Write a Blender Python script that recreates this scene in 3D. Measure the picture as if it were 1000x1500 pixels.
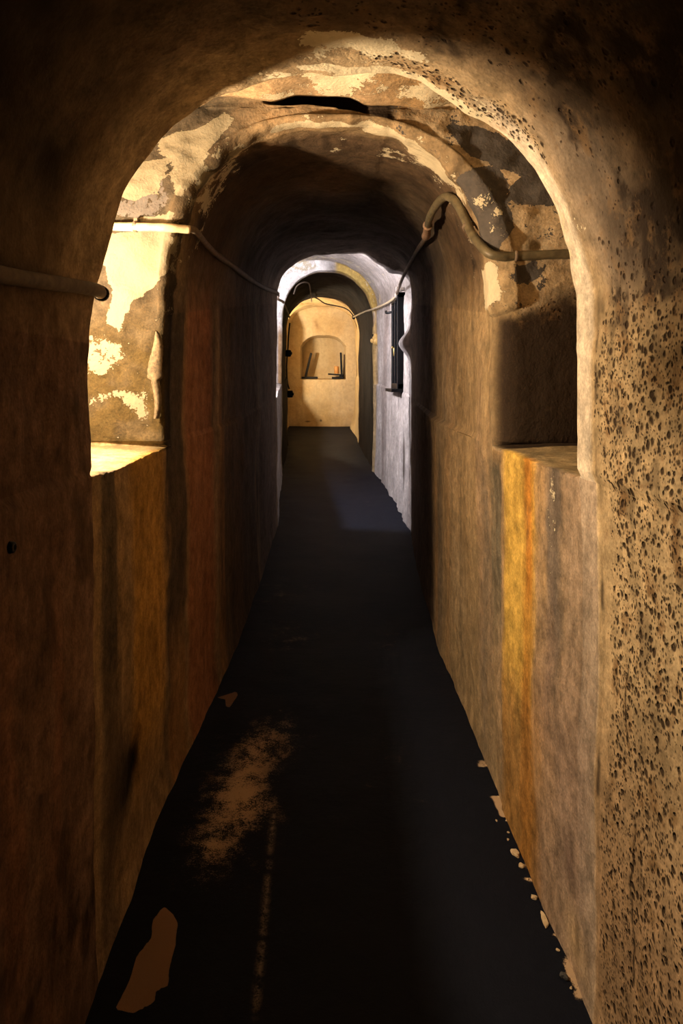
import bpy, math, random
import numpy as np

# ------------------------------------------------------------------ clear
for o in list(bpy.data.objects):
    bpy.data.objects.remove(o)
S = bpy.context.scene
COL = S.collection
random.seed(7)

# ------------------------------------------------------------------ camera
EYE = 1.5
cam_d = bpy.data.cameras.new('camera')
cam = bpy.data.objects.new('camera', cam_d)
COL.objects.link(cam)
cam.location = (0, 0, EYE)
cam.rotation_euler = (math.pi / 2, 0, 0)
cam_d.sensor_fit = 'VERTICAL'
cam_d.sensor_height = 36.0
cam_d.lens = 24.0                      # 1000 px focal length on a 1500 px high frame
cam_d.shift_x = 10 / 1500.0
cam_d.shift_y = -190 / 1500.0
cam_d.clip_start = 0.05
cam_d.clip_end = 60
S.camera = cam

# ------------------------------------------------------------------ world, exposure, lamps
w = bpy.data.worlds.new('world')
S.world = w
w.use_nodes = True
w.node_tree.nodes['Background'].inputs[0].default_value = (0.8, 0.72, 0.70, 1)
w.node_tree.nodes['Background'].inputs[1].default_value = 0.006
S.view_settings.view_transform = 'Standard'
S.view_settings.look = 'None'
S.view_settings.gamma = 1.0
S.view_settings.use_curve_mapping = False
S.view_settings.exposure = 0.0
S.cycles.use_denoising = True
S.cycles.max_bounces = 5
S.cycles.diffuse_bounces = 4
S.cycles.glossy_bounces = 2
S.cycles.use_adaptive_sampling = True
S.cycles.adaptive_threshold = 0.07
S.cycles.adaptive_min_samples = 12
S.cycles.sample_clamp_indirect = 4.0


def lamp(name, loc, power, colour, radius):
    d = bpy.data.lights.new(name, 'POINT')
    d.energy = power
    d.color = colour
    d.shadow_soft_size = radius
    o = bpy.data.objects.new(name, d)
    o.location = loc
    COL.objects.link(o)
    return o


lamp('niche_lamp', (-1.0, 1.93, 1.80), 165.0, (1.0, 0.765, 0.485), 0.035)
lamp('recess_daylight', (-1.04, 6.54, 2.30), 330.0, (0.92, 0.89, 0.98), 0.05)
lamp('chamber_lamp', (-1.27, 12.55, 2.02), 195.0, (1.0, 0.79, 0.52), 0.05)


# ------------------------------------------------------------------ noise in numpy
def _hash(ix, iy, iz, seed):
    n = (ix * 73856093) ^ (iy * 19349663) ^ (iz * 83492791) ^ (seed * 2654435761)
    n = n & 0xffffffff
    n = ((n ^ (n >> 15)) * 2246822519) & 0xffffffff
    n = ((n ^ (n >> 13)) * 3266489917) & 0xffffffff
    n = n ^ (n >> 16)
    return (n & 0xffff).astype(np.float64) / 32767.5 - 1.0


def vnoise(x, y, z, seed=0):
    x, y, z = np.broadcast_arrays(x, y, z)
    fx, fy, fz = np.floor(x), np.floor(y), np.floor(z)
    ix, iy, iz = fx.astype(np.int64), fy.astype(np.int64), fz.astype(np.int64)
    tx, ty, tz = x - fx, y - fy, z - fz
    tx = tx * tx * tx * (tx * (tx * 6 - 15) + 10)
    ty = ty * ty * ty * (ty * (ty * 6 - 15) + 10)
    tz = tz * tz * tz * (tz * (tz * 6 - 15) + 10)
    r = 0
    for dx in (0, 1):
        wx = tx if dx else 1 - tx
        for dy in (0, 1):
            wy = ty if dy else 1 - ty
            for dz in (0, 1):
                wz = tz if dz else 1 - tz
                r = r + wx * wy * wz * _hash(ix + dx, iy + dy, iz + dz, seed)
    return r


def fbm(x, y, z, octv=3, seed=0, gain=0.5):
    a, s, t = 1.0, 0.0, 0.0
    for k in range(octv):
        s = s + a * vnoise(x, y, z, seed + 17 * k)
        t += a
        a *= gain
        x, y, z = x * 2.03 + 3.1, y * 2.03 + 1.7, z * 2.03 + 5.3
    return s / t


def sst(a, b, x):
    t = np.clip((x - a) / (b - a), 0, 1)
    return t * t * (3 - 2 * t)


def band(a, b, x, soft):
    return sst(a - soft, a + soft, x) * (1 - sst(b - soft, b + soft, x))


def blob(u, v, cu, cv, ru, rv):
    d = ((u - cu) / ru) ** 2 + ((v - cv) / rv) ** 2
    return np.exp(-d)


# ------------------------------------------------------------------ passage layout (metres)
def ip(y, pts):
    return np.interp(y, [p[0] for p in pts], [p[1] for p in pts])


def zfloor(y):
    y = np.asarray(y, float)
    return 0.06 * np.where(y < 3.6, 0, np.where(y < 4.4, (y - 3.6) ** 2 / 1.6, y - 4.0))


def zsill(y):
    return 1.275 + ip(y, [(4.0, 0), (9, 0.2), (12.5, 0.33), (14, 0.33)])


LOWL = [(-3, -.59), (1.0, -.592), (1.73, -.605), (2.47, -.615), (4, -.57), (6.4, -.545), (7.5, -.62), (9.1, -.71), (11.6, -.80), (11.8, -.95), (14.5, -.95)]
LOWR = [(-3, .61), (1.73, .610), (2.47, .585), (4, .59), (6.4, .69), (7.2, .68), (9.1, .535), (11.6, .41), (13.9, .425), (14.5, .43)]
# section profiles: XL, XR, spring height, crown height, exponent
PR = {
    'A0': (-.60, .60, 1.62, 2.33, 2.3), 'A1': (-.61, .60, 1.60, 2.275, 2.4),
    'B0': (-1.28, 1.22, 1.95, 2.53, 2.2), 'B1': (-1.28, 1.22, 1.95, 2.53, 2.2),
    'C0': (-.615, .585, 1.75, 2.465, 2.4), 'C1': (-.545, .69, 2.25, 2.70, 2.9),
    'D0': (-1.35, .72, 2.35, 2.95, 2.3), 'D1': (-1.20, .56, 2.45, 3.12, 2.3),
    'E0': (-.71, .535, 2.25, 2.985, 2.3), 'E1': (-.83, .41, 2.32, 2.93, 2.3),
    'F0': (-.95, .43, 2.40, 3.02, 2.4), 'F1': (-.95, .43, 2.40, 3.02, 2.4),
    'G0': (-1.75, .43, 2.42, 3.04, 2.4), 'G1': (-1.75, .43, 2.42, 3.04, 2.4),
    'H0': (-.95, .43, 2.40, 3.02, 2.4), 'H1': (-.95, .43, 2.40, 3.02, 2.4),
}
# section: key, y start, y end, row spacing, profile start, profile end
SEC = [
    ('A', -3.0, 1.73, None, 'A0', 'A1'),
    ('B', 1.73, 2.47, .012, 'B0', 'B1'),
    ('C', 2.47, 6.40, .022, 'C0', 'C1'),
    ('D', 6.40, 9.10, .035, 'D0', 'D1'),
    ('E', 9.10, 11.6, .045, 'E0', 'E1'),
    ('F', 11.6, 11.98, .05, 'F0', 'F1'),
    ('G', 11.98, 13.2, .05, 'G0', 'G1'),
    ('H', 13.2, 13.97, .04, 'H0', 'H1'),
]
# transitions: widen?, radius left, radius right, steps
TR = {('A', 'B'): (True, .02, .055, 44), ('B', 'C'): (False, .025, .085, 46), ('C', 'D'): (True, .05, .05, 26),
      ('D', 'E'): (False, .04, .06, 26), ('E', 'F'): (True, .03, .02, 16), ('F', 'G'): (True, .03, .03, 14), ('G', 'H'): (False, .03, .03, 14)}


def trans_path(widen, E, r, n, y0):
    """corner path (u, y): rounded convex arris, flat jamb face, small concave fillet"""
    E = max(abs(E), 1e-3)
    r = min(r, E * .45)
    rf = min(.025, E * .3)
    n1, n3 = int(n * .3), int(n * .2)
    n2 = n - n1 - n3
    pts = []
    for k in range(n1):
        a = (k + .5) / n1 * math.pi / 2
        pts.append((r * (1 - math.cos(a)), y0 - r + r * math.sin(a)))
    for k in range(n2):
        pts.append((r + (E - rf - r) * (k + .5) / n2, y0))
    for k in range(n3):
        a = (k + .5) / n3 * math.pi / 2
        pts.append((E - rf + rf * math.sin(a), y0 + rf * (1 - math.cos(a))))
    pts = [(e / E, y) for e, y in pts]
    if not widen:
        pts = [(1 - u, 2 * y0 - y) for u, y in reversed(pts)]
    return np.array(pts)


rows = []       # (section index, P, Q, uL, yL, uR, yR, yLow)
for k, (key, ya, yb, ds, p0, p1) in enumerate(SEC):
    P0, P1 = np.array(PR[p0]), np.array(PR[p1])
    a0, b0 = ya, yb
    if k > 0:
        wd, rl, rr, n = TR[(SEC[k - 1][0], key)]
        a0 = ya + (.03 if wd else max(rl, rr) + .004)
    if k < len(SEC) - 1:
        wd, rl, rr, n = TR[(key, SEC[k + 1][0])]
        b0 = yb - (max(rl, rr) + .004 if wd else .03)
    if key == 'A':
        ys = np.concatenate([np.linspace(a0, .92, 40, endpoint=False), np.linspace(.92, b0, 165)])
    else:
        ys = np.linspace(a0, b0, max(4, int((b0 - a0) / ds)))
    for y in ys:
        t = (y - ya) / (yb - ya)
        P = P0 + (P1 - P0) * t
        rows.append((k, P, P, 0., y, 0., y, y))
    if k < len(SEC) - 1:
        nk = SEC[k + 1]
        wd, rl, rr, n = TR[(key, nk[0])]
        Q = np.array(PR[nk[4]])
        pl = trans_path(wd, Q[0] - P1[0], rl, n, yb)
        prr = trans_path(wd, Q[1] - P1[1], rr, n, yb)
        ylo0 = ys[-1]
        ylo1 = yb + (.03 if wd else max(rl, rr) + .004)
        for i in range(n):
            yl = ylo0 + (ylo1 - ylo0) * (i + 1) / (n + 1)
            # the arris rows belong to the narrower section, the jamb face to the wider one
            own = (k if i < n * .3 else k + 1) if wd else (k if i < n * .7 else k + 1)
            rows.append((own, P1, Q, pl[i, 0], pl[i, 1], prr[i, 0], prr[i, 1], yl))
NR = len(rows)
row_sec = np.array([r[0] for r in rows])

# columns
NLOW, NSILL, NV, NARC = 92, 22, 56, 180
col_w, col_s, col_kind = [], [], []
for i in range(NLOW):
    col_kind.append(0); col_s.append(i / (NLOW - 1)); col_w.append(0.)
for i in range(NSILL):
    col_kind.append(1); col_s.append((i + 1) / (NSILL + 1)); col_w.append((i + 1) / (NSILL + 1))
for i in range(NV):
    col_kind.append(2); col_s.append(i / NV); col_w.append(1.)
for i in range(NARC + 1):
    col_kind.append(3); col_s.append(i / NARC); col_w.append(1.)
for i in range(NV):
    col_kind.append(4); col_s.append(1 - (i + 1) / NV); col_w.append(1.)
for i in range(NSILL):
    col_kind.append(5); col_s.append(1 - (i + 1) / (NSILL + 1)); col_w.append(1 - (i + 1) / (NSILL + 1))
for i in range(NLOW):
    col_kind.append(6); col_s.append(1 - i / (NLOW - 1)); col_w.append(0.)
NC = len(col_kind)
col_kind, col_s, col_w = np.array(col_kind), np.array(col_s), np.array(col_w)
arc_pos = np.clip((np.arange(NC) - (NLOW + NSILL + NV)) / NARC, 0, 1)      # 0 left .. 1 right

P = np.array([r[1] for r in rows]); Q = np.array([r[2] for r in rows])
uL = np.array([r[3] for r in rows]); yL = np.array([r[4] for r in rows])
uR = np.array([r[5] for r in rows]); yR = np.array([r[6] for r in rows])
yLow = np.array([r[7] for r in rows])
tj = arc_pos[None, :]
U = uL[:, None] * (1 - tj) + uR[:, None] * tj
Yup = yL[:, None] * (1 - tj) + yR[:, None] * tj
W = col_w[None, :]
Y = yLow[:, None] * (1 - W) + Yup * W
par = [P[:, k][:, None] * (1 - U) + Q[:, k][:, None] * U for k in range(5)]
XL, XR, ZS, ZC, NE = par
isL = (np.arange(NC) < NC // 2)[None, :]
lowX = np.where(isL, ip(yLow, LOWL)[:, None], ip(yLow, LOWR)[:, None])
upX = np.where(isL, XL, XR)
zs_, zf_ = zsill(Y), zfloor(Y)
th = math.pi * (1 - col_s)[None, :]
ct, st = np.cos(th), np.sin(th)
ax = (XL + XR) / 2 + (XR - XL) / 2 * np.sign(ct) * np.abs(ct) ** (2 / NE)
az = ZS + (ZC - ZS) * np.abs(st) ** (2 / NE)
K = np.broadcast_to(col_kind[None, :], Y.shape)
sv = col_s[None, :]
HB = .012
X = np.where((K == 0) | (K == 6), lowX, np.where((K == 1) | (K == 5), lowX + (upX - lowX) * sv, np.where(K == 3, ax, upX)))
Z = np.where((K == 0) | (K == 6), zf_ - .03 + (zs_ - HB - zf_ + .03) * sv,
             np.where((K == 1) | (K == 5), zs_ - HB + 2 * HB * sv,
                      np.where(K == 3, az, zs_ + HB + (ZS - zs_ - HB) * sv)))
SECI = np.broadcast_to(row_sec[:, None], Y.shape)

# the arrises are not square to the passage: the near left one leans on above shoulder height, the far pair is staggered
lean = sst(1.62, 1.92, Z) * (1 - sst(-.36, -.10, X)) * (X < 0) * (col_w[None, :] > .5)
Y = Y + .060 * lean * sst(1.50, 1.72, Y) * (1 - sst(1.74, 2.05, Y))
stag = np.where(X < 0, .06, -.09) * np.where(K == 3, 1 - 0 * X, 1.)
stag = .06 + (-.15) * sst(-.45, .55, X)
Y = Y + stag * sst(5.75, 6.30, Y) * (1 - sst(6.48, 7.05, Y))
# the foot of the walls splays a little
foot = np.exp(-np.maximum(Z - zf_, 0) / .10) * .02
X = np.where(K == 0, X + foot, np.where(K == 6, X - foot * .4, X))
X = np.where(K == 6, X - .11 * sst(12.2, 13.8, Y) * np.exp(-np.maximum(Z - zf_, 0) / .22), X)


def grid_normals(X, Y, Z):
    Pm = np.stack([X, Y, Z], -1)
    dc = np.gradient(Pm, axis=1); dr = np.gradient(Pm, axis=0)
    n = np.cross(dr, dc)
    l = np.linalg.norm(n, axis=-1, keepdims=True)
    return n / np.maximum(l, 1e-12)


N = grid_normals(X, Y, Z)
mid = NC // 2
if N[40, mid, 2] > 0:
    N = -N
    FLIP = True
else:
    FLIP = False
# N points into the passage (down at the crown)
bx, by, bz = X.copy(), Y.copy(), Z.copy()
near = 1 - sst(2.4, 7, by) * .25
top = sst(1.7, 2.2, bz)
D = fbm(bx * 2.6, by * 2.6, bz * 2.2, 2, 3) * (.016 + .012 * top)
D += fbm(bx * 9, by * 9, bz * 6, 2, 11) * (.004 + .005 * top)
D += fbm(bx * 26, by * 26, bz * 22, 2, 23) * .0016 * near
# long trowelled ridges on the far right wall
D += np.where((K >= 4) & (by > 6.3) & (by < 9.2), fbm(by * 7, bz * .5, 0 * bz, 2, 41) * .03, 0)
D += np.where((K >= 3) & (by > 2.4) & (by < 6.5) & (bx > .2), fbm(by * 1.6, bz * .6, 0 * bz + 4, 1, 43) * .012, 0)
# hollow in the left parapet near the floor
D -= np.where(K == 0, .016 * blob(by, bz, 2.05, .36, .09, .10), 0)
# lumpy end of the passage's right wall (its outline swells and dips)
edge = np.exp(-((by - 6.29) / .16) ** 2) * (bx > .1)
D += edge * (.105 * np.exp(-((bz - 1.86) / .10) ** 2) + .02 * np.exp(-((bz - 2.12) / .1) ** 2) + .12 * np.exp(-((bz - 2.60) / .10) ** 2) * sst(.25, .4, bx)
             - .035 * np.exp(-((bz - 2.25) / .09) ** 2))
# plaster lip along the arch of the near recess, open crack above the second arch
D += np.where((SECI == 2) & (by < 2.62) & (K == 3), .012 + .014 * fbm(bx * 6, by * 3, bz * 6, 2, 61), 0)
D += np.where((SECI == 1) & (K == 3), (.022 + .035 * sst(.04, .12, bx) + .02 * sst(-.14, -.22, bx)) * band(-.30, .40, bx, .10) * sst(2.05, 2.40, by) * (1 - sst(2.41, 2.425, by)), 0)
zl = 2.497 - .30 * np.maximum(bx - .0, 0) + .012 * fbm(bx * 9, bz * 0, bz * 0, 2, 71)
D -= np.where((SECI == 1) & (by > 2.36) & (K == 3), .14 * band(-.22, .10, bx, .03) * sst(2.405, 2.42, by) * sst(zl, zl + .010, bz), 0)
D += np.where((SECI == 0) & (by > 1.45) & (K == 3), .005 * fbm(bx * 14, by * 5, bz * 14, 2, 73), 0)
D += np.where((K == 3) & (by > 2.40) & (by < 2.75) & (bz < 2.49), .012 * fbm(bx * 16, by * 6, bz * 16, 2, 75), 0)
# chips along the recess sills
D -= np.where((K == 0) | (K == 6), np.exp(-(zs_ - bz) / .03) * np.abs(fbm(by * 24, bz * 10, bx, 2, 83)) * .02 * ((SECI == 1)), 0)
X, Y, Z = X + N[..., 0] * D, Y + N[..., 1] * D, Z + N[..., 2] * D
N = grid_normals(X, Y, Z)
if N[40, mid, 2] > 0:
    N = -N

# ------------------------------------------------------------------ pigment fields (lime wash, soot, rust runs, damp, pitting; also painted shade and glow)
def poly(u, v, pts, soft):
    """about 1 inside the outline, 0 outside, with a soft rim"""
    pts = np.array(pts, float)
    lo, hi = pts.min(0) - 3 * soft, pts.max(0) + 3 * soft
    out = np.zeros(u.shape)
    m = (u > lo[0]) & (u < hi[0]) & (v > lo[1]) & (v < hi[1])
    if not m.any():
        return out
    a, b = u[m], v[m]
    d = np.full(a.shape, 1e9); inside = np.zeros(a.shape, bool)
    n = len(pts)
    for k in range(n):
        x0, y0 = pts[k]; x1, y1 = pts[(k + 1) % n]
        ex, ey = x1 - x0, y1 - y0
        t = np.clip(((a - x0) * ex + (b - y0) * ey) / (ex * ex + ey * ey + 1e-12), 0, 1)
        d = np.minimum(d, np.hypot(a - x0 - t * ex, b - y0 - t * ey))
        with np.errstate(divide='ignore', invalid='ignore'):
            c_ = ((y0 > b) != (y1 > b)) & (a < ex * (b - y0) / np.where(ey == 0, 1e-12, ey) + x0)
        inside ^= c_
    out[m] = sst(-soft, soft, np.where(inside, d, -d))
    return out


sh = by.shape


def mixc(c, col, m):
    return c * (1 - m[..., None]) + np.array(col) * m[..., None]


def put(mask, col, m):
    global base
    base = mixc(base, col, np.where(mask, np.clip(m, 0, 1), 0.))


TAN, OCHRE = (.50, .35, .21), (.46, .28, .115)
ONE = np.ones(sh)
n1 = fbm(bx * 3, by * 3, bz * 2.0, 3, 101)
n2 = fbm(bx * 8, by * 8, bz * 1.3, 3, 131)               # short runs
n3 = fbm(by * 5.5, bz * .35, bx * 1.0, 3, 151)           # long vertical runs on the side walls
n4 = fbm(bx * 14, by * 14, bz * 12, 3, 161)
ty = by + .030 * fbm(by * 14, bz * 5, bx * 14, 3, 171) + .02 * fbm(by * 40, bz * 12, bx * 40, 2, 173)     # ragged copy of the length along the passage
base = np.zeros(sh + (3,)) + np.array(TAN)
put(ONE > 0, OCHRE, np.clip(.45 + n1 * .9, 0, 1) * .6)
pale, grey, pit, soot_shade, mott = np.zeros(sh), np.zeros(sh), np.zeros(sh), np.zeros(sh), np.ones(sh)
side = np.where(K == 3, 1 - sst(-.15, .30, bz - ZS), 1.)     # 1 on the walls, fading out over the haunch
arch = 1 - side
left, right = bx < 0, bx > 0
A, B, C, Dm, Em, Fm = [SECI == q for q in range(5)] + [SECI >= 5]
# runs on the side walls
put(by > 1.6, (.14, .11, .09), sst(.05, .5, n3) * side * .55)
put(by > 1.75, (.52, .26, .10), sst(.1, .5, fbm(by * 6.5, bz * .3, bx, 2, 181)) * side * .5)

# ---- near passage
put(A & left, (.31, .175, .125), .85 * side)  # left wall toned dark to carry its shade
soot_shade += np.where(A & left, .65 * sst(.0, .5, fbm(bx * 5, by * 8, bz * 6.5, 5, 201, .62)) * side, 0)
put(A & left, (.50, .24, .14), .6 * sst(.0, .5, fbm(ty * 8, bz * 1.2, bx, 3, 205)) * side * sst(1.3, .8, bz))
soot_shade += np.where(A & left, .6 * sst(.55, .1, bz) * side * np.clip(.5 + n4, 0, 1), 0)  # darker towards the foot of the wall
put(A & left, (.40, .25, .18), .8 * sst(1.50, 1.66, ty) * side)
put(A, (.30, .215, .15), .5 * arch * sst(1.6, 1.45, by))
put(A, (.62, .47, .29), .6 * arch * sst(1.45, 1.6, by))  # vault lightened towards the lit arch edge
soot_shade += np.where(A, (.72 + 1.1 * fbm(bx * 3.2, by * 3, bz * 4, 3, 211)) * arch * sst(1.66, 1.40, by + .10 * n1), 0)  # shade over the vault away from the arch, painted in
pw = np.where(A & (bx > -.1), 1., 0.)
pit += pw * (side * .40 + .60) * sst(1.60, 1.50, by + .05 * fbm(bz * 4, bx * 0, bz * 0, 2, 221)) * np.clip(.92 + .45 * n1 + .10 * (1.5 - bz) + .3 * n4, 0, 1.05)
pit += np.where(A, (1.1 * poly(bx, by, [(.05, 1.60), (.16, 1.57), (.33, 1.60), (.47, 1.55), (.52, 1.60), (.45, 1.66), (.33, 1.70), (.17, 1.67), (.08, 1.64)], .03)), 0)
soot_shade += np.where(A, .5 * poly(bx, by, [(.10, 1.60), (.33, 1.62), (.48, 1.57), (.50, 1.62), (.33, 1.69), (.16, 1.66)], .04) * np.clip(.5 + 1.5 * n4, 0, 1), 0)
put(A & right, (.66, .49, .28), .8 * side)
put(A & right, (.44, .25, .14), .65 * sst(1.05, .3, bz) * side)
soot_shade += np.where(A & (bx > .2), .55 * sst(.15, .5, n4 + .4 * n1) * sst(1.62, 1.5, by), 0)
put(A & right, (.52, .40, .30), .6 * poly(by, bz, [(1.30, 1.72), (1.36, 2.0), (1.56, 2.12), (1.60, 1.9), (1.52, 1.72), (1.4, 1.66)], .06))
crk = np.exp(-((by - 1.395 - .006 * np.sin(bz * 31) - .004 * np.sin(bz * 83)) / .0045) ** 2) * band(.27, .62, bz, .02) + np.exp(-((by - 1.43 - .005 * np.sin(bz * 40)) / .0045) ** 2) * band(.74, .90, bz, .02)
crk += .9 * np.exp(-((by - 1.875 - .25 * (bz - .19)) / .006) ** 2) * band(.165, .215, bz, .008)
put((A | B) & right, (.02, .013, .009), crk)
# smooth pale arris beside the recess
ar = np.where(A & right, sst(1.585, 1.62, by), 0) * np.where(K == 3, sst(.30, .45, bx), 1)
put(A, (.92, .78, .62), ar * .9)
put(A, (.55, .42, .32), ar * .5 * sst(0, .4, n2))
soot_shade += np.where(A & right, .7 * np.exp(-((by - 1.575) / .012) ** 2) * side * np.clip(.4 + 1.6 * n4, 0, 1), 0)
# flaking wash on the lit part of the vault
pale += np.where(A, 1.0 * poly(bx, by, [(.02, 1.68), (.12, 1.66), (.26, 1.69), (.36, 1.68), (.42, 1.72), (.42, 1.78), (.02, 1.78)], .02) +
                 .62 * poly(bx, by, [(-.06, 1.50), (.10, 1.51), (.20, 1.56), (.08, 1.60), (-.08, 1.58)], .03) +
                 .75 * poly(bx, by, [(-.09, 1.66), (-.02, 1.655), (.03, 1.675), (-.05, 1.685)], .008) + .40 * arch * sst(1.45, 1.7, by) * sst(-.3, -.1, bx), 0)

# ---- near recess, left jamb: lime wash over grey render
jf = (B | C) & (by > 2.40) & (by < 2.56) & (bz > 1.25)
jl, jr = jf & (bx < -.18), jf & (bx > .18)
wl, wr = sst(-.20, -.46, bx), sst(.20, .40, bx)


def lj(px):
    return [((x - 490) * .00247, 1.5 + (560 - y) * .00247) for x, y in px]


def rj(px):
    return [((x - 490) * .00250, 1.5 + (560 - y) * .00250) for x, y in px]


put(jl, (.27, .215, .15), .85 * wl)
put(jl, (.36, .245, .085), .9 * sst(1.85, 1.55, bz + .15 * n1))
f = (1.15 * poly(bx, bz, lj([(160, 343), (245, 338), (242, 392), (226, 418), (208, 428), (193, 443), (178, 466), (172, 488), (160, 470), (166, 428), (158, 392), (146, 362)]), .012) +
     1.1 * poly(bx, bz, lj([(207, 322), (250, 315), (246, 338), (205, 336)]), .008) +
     1.1 * poly(bx, bz, lj([(150, 292), (170, 262), (195, 240), (245, 235), (243, 258), (225, 285), (196, 296), (178, 288), (160, 300)]), .010) +
     1.05 * poly(bx, bz, lj([(235, 205), (300, 185), (330, 165), (345, 175), (310, 215), (284, 250), (262, 288), (252, 262), (258, 238), (238, 226)]), .012) +
     .36 * poly(bx, bz, lj([(100, 486), (150, 490), (172, 505), (192, 528), (165, 540), (138, 556), (100, 560)]), .02) +
     .5 * blob(bx, bz, -.78, 1.45, .1, .03) + .5 * blob(bx, bz, -.71, 1.40, .04, .03) + .16)
pale += np.where(jl, (f + .22 * n4) * wl, 0)
grey += np.where(jl, .75 * poly(bx, bz, lj([(150, 302), (190, 290), (240, 262), (252, 300), (238, 318), (180, 325), (140, 322)]), .02) - .1, 0)
put(jl, (.46, .35, .22), .5 * sst(.05, .4, n4) * wl)
# ---- right jamb: pale and slate patches above, brown soot below
put(jr, (.74, .57, .37), .85 * wr)
g = (1.15 * poly(bx, bz, rj([(672, 262), (700, 250), (726, 250), (738, 275), (736, 305), (748, 335), (738, 352), (722, 366), (704, 364), (700, 325), (688, 292)]), .010) +
     1.15 * poly(bx, bz, rj([(742, 290), (755, 268), (782, 256), (812, 282), (812, 302), (752, 300)]), .008) +
     .95 * poly(bx, bz, rj([(655, 190), (700, 188), (750, 215), (790, 250), (770, 262), (715, 240), (680, 225)]), .012) +
     1.0 * poly(bx, bz, rj([(752, 398), (776, 386), (790, 402), (772, 416), (752, 414)]), .008) + .30)
grey += np.where(jr, (g + .20 * n4) * sst(1.70, 1.80, bz), 0)
pit += np.where(jr & (bz > 1.7), .55, 0)
soot_shade += np.where(jr, 1.1 * sst(1.83, 1.72, bz + .07 * n4) * sst(.55, .63, bx), 0)
put(jr & (bx > .57), (.06, .035, .02), .9 * sst(1.85, 1.74, bz + .07 * n4) * sst(.57, .66, bx))
crn = (B | C) & right & (by > 2.40) & (by < 2.75)
pale += np.where(crn & (bz > 1.6), .85 * poly(bx, bz, rj([(694, 372), (728, 382), (736, 440), (722, 452), (708, 420)]), .015), 0)
put(C & right, (.58, .43, .24), .75 * sst(2.9, 2.6, by) * sst(1.2, 1.5, bz))
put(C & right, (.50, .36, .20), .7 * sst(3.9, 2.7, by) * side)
put(C & right, (.36, .25, .19), .55 * band(2.55, 2.85, by, .05) * side * np.clip(.6 + n2, 0, 1) * sst(1.9, 1.2, bz))
# recess vault and the lip over the second arch
pale += np.where((B & ~jf) & (K == 3), .50 + .75 * fbm(bx * 5, by * 5, bz * 5, 2, 301), 0)
lip = np.where(C & (by < 2.95), 1., 0.) * arch
put(C, (.44, .31, .18), lip * .8)
pale += lip * (1.0 * poly(bx, by, [(.10, 2.50), (.22, 2.50), (.34, 2.54), (.43, 2.60), (.44, 2.74), (.34, 2.70), (.22, 2.64), (.12, 2.60)], .03) +
               .9 * poly(bx, by, [(-.22, 2.48), (.02, 2.48), (.10, 2.52), (-.10, 2.54), (-.24, 2.53)], .015) + .25 + .5 * fbm(bx * 9, by * 3, bz * 9, 2, 305))
soot_shade += lip * .55 * sst(.1, .5, fbm(bx * 12, by * 5, bz * 12, 3, 307))
soot_shade += np.where(B & (by > 2.42) & (K == 3), band(-.22, .22, bx, .03) * sst(zl - .005, zl + .01, bz), 0)  # inside of the crack darkened to paint its shade
# sills
put(B & ((K == 1) | (K == 5)), (.60, .48, .28), .8 * ONE)
put(B & (K == 1), (.36, .26, .13), .7 * sst(2.22, 2.30, by + .2 * (bx + .6)))
put(B & (K == 5), (.36, .27, .15), .6 * ONE)
soot_shade += np.where(B & (K == 5), .9 * blob(bx, by, .72, 1.95, .05, .02), 0)

# ---- right-hand parapet: yellow and orange runs, grey damp
rp = (K == 6) & (by > 1.6) & (by < 3.6)
up_ = sst(-.02, -.10, bz - zs_)
wy = ty + .020 * fbm(bz * 3, by * 0, by * 0 + 2, 2, 321) + .014 * (bz - 1.0) + .012 * n4
put(rp, (.46, .34, .25), .75 * band(1.5, 1.84, wy, .05))
put(rp, (.40, .27, .21), .6 * band(1.62, 2.02, wy, .06) * sst(.9, .5, bz))
put(rp, (.20, .165, .14), .9 * band(1.84, 2.03, wy, .025) * sst(.50, .95, bz + .15 * n2) * np.clip(.75 + 1.2 * n2 + .6 * n4, 0, 1))
put(rp, (.82, .53, .12), .96 * band(2.06, 2.37, wy + .02 * n2, .04) * np.clip(sst(.25, .8, bz) + .35, 0, 1))
put(rp, (.62, .24, .04), .85 * band(2.06, 2.17, wy, .025) * np.clip(.55 + 1.3 * n2, 0, 1))
put(rp, (.46, .22, .06), .8 * band(1.98, 2.38, wy, .05) * sst(.75, .35, bz) * np.clip(.7 + n2, 0, 1))
put(rp, (.62, .36, .16), .7 * blob(ty, bz, 1.98, .42, .06, .14))
put(rp, (.22, .14, .11), .8 * blob(ty, bz, 1.76, .26, .03, .07))
put(rp, (.56, .38, .20), .7 * blob(ty, bz, 1.72, .08, .10, .08))
put(rp, (.28, .19, .15), .6 * blob(ty, bz, 1.92, .70, .04, .22))
put(rp, (.13, .09, .05), .7 * np.exp(-((wy - 2.13) / .02) ** 2) * sst(.15, .5, n4) * sst(.5, .8, bz))
put(rp, (.15, .14, .11), .85 * band(2.43, 2.60, wy, .03) * sst(.35, .8, bz) * np.clip(.75 + n2, 0, 1) * up_)
put(rp, (.22, .19, .15), .6 * band(2.62, 2.75, wy, .03) * np.clip(.3 + 1.5 * n2, 0, 1) * up_)
pale += np.where(rp, .34 * poly(wy, bz, [(1.86, 1.26), (2.0, 1.26), (1.98, 1.0), (1.9, .95)], .03), 0)
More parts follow.
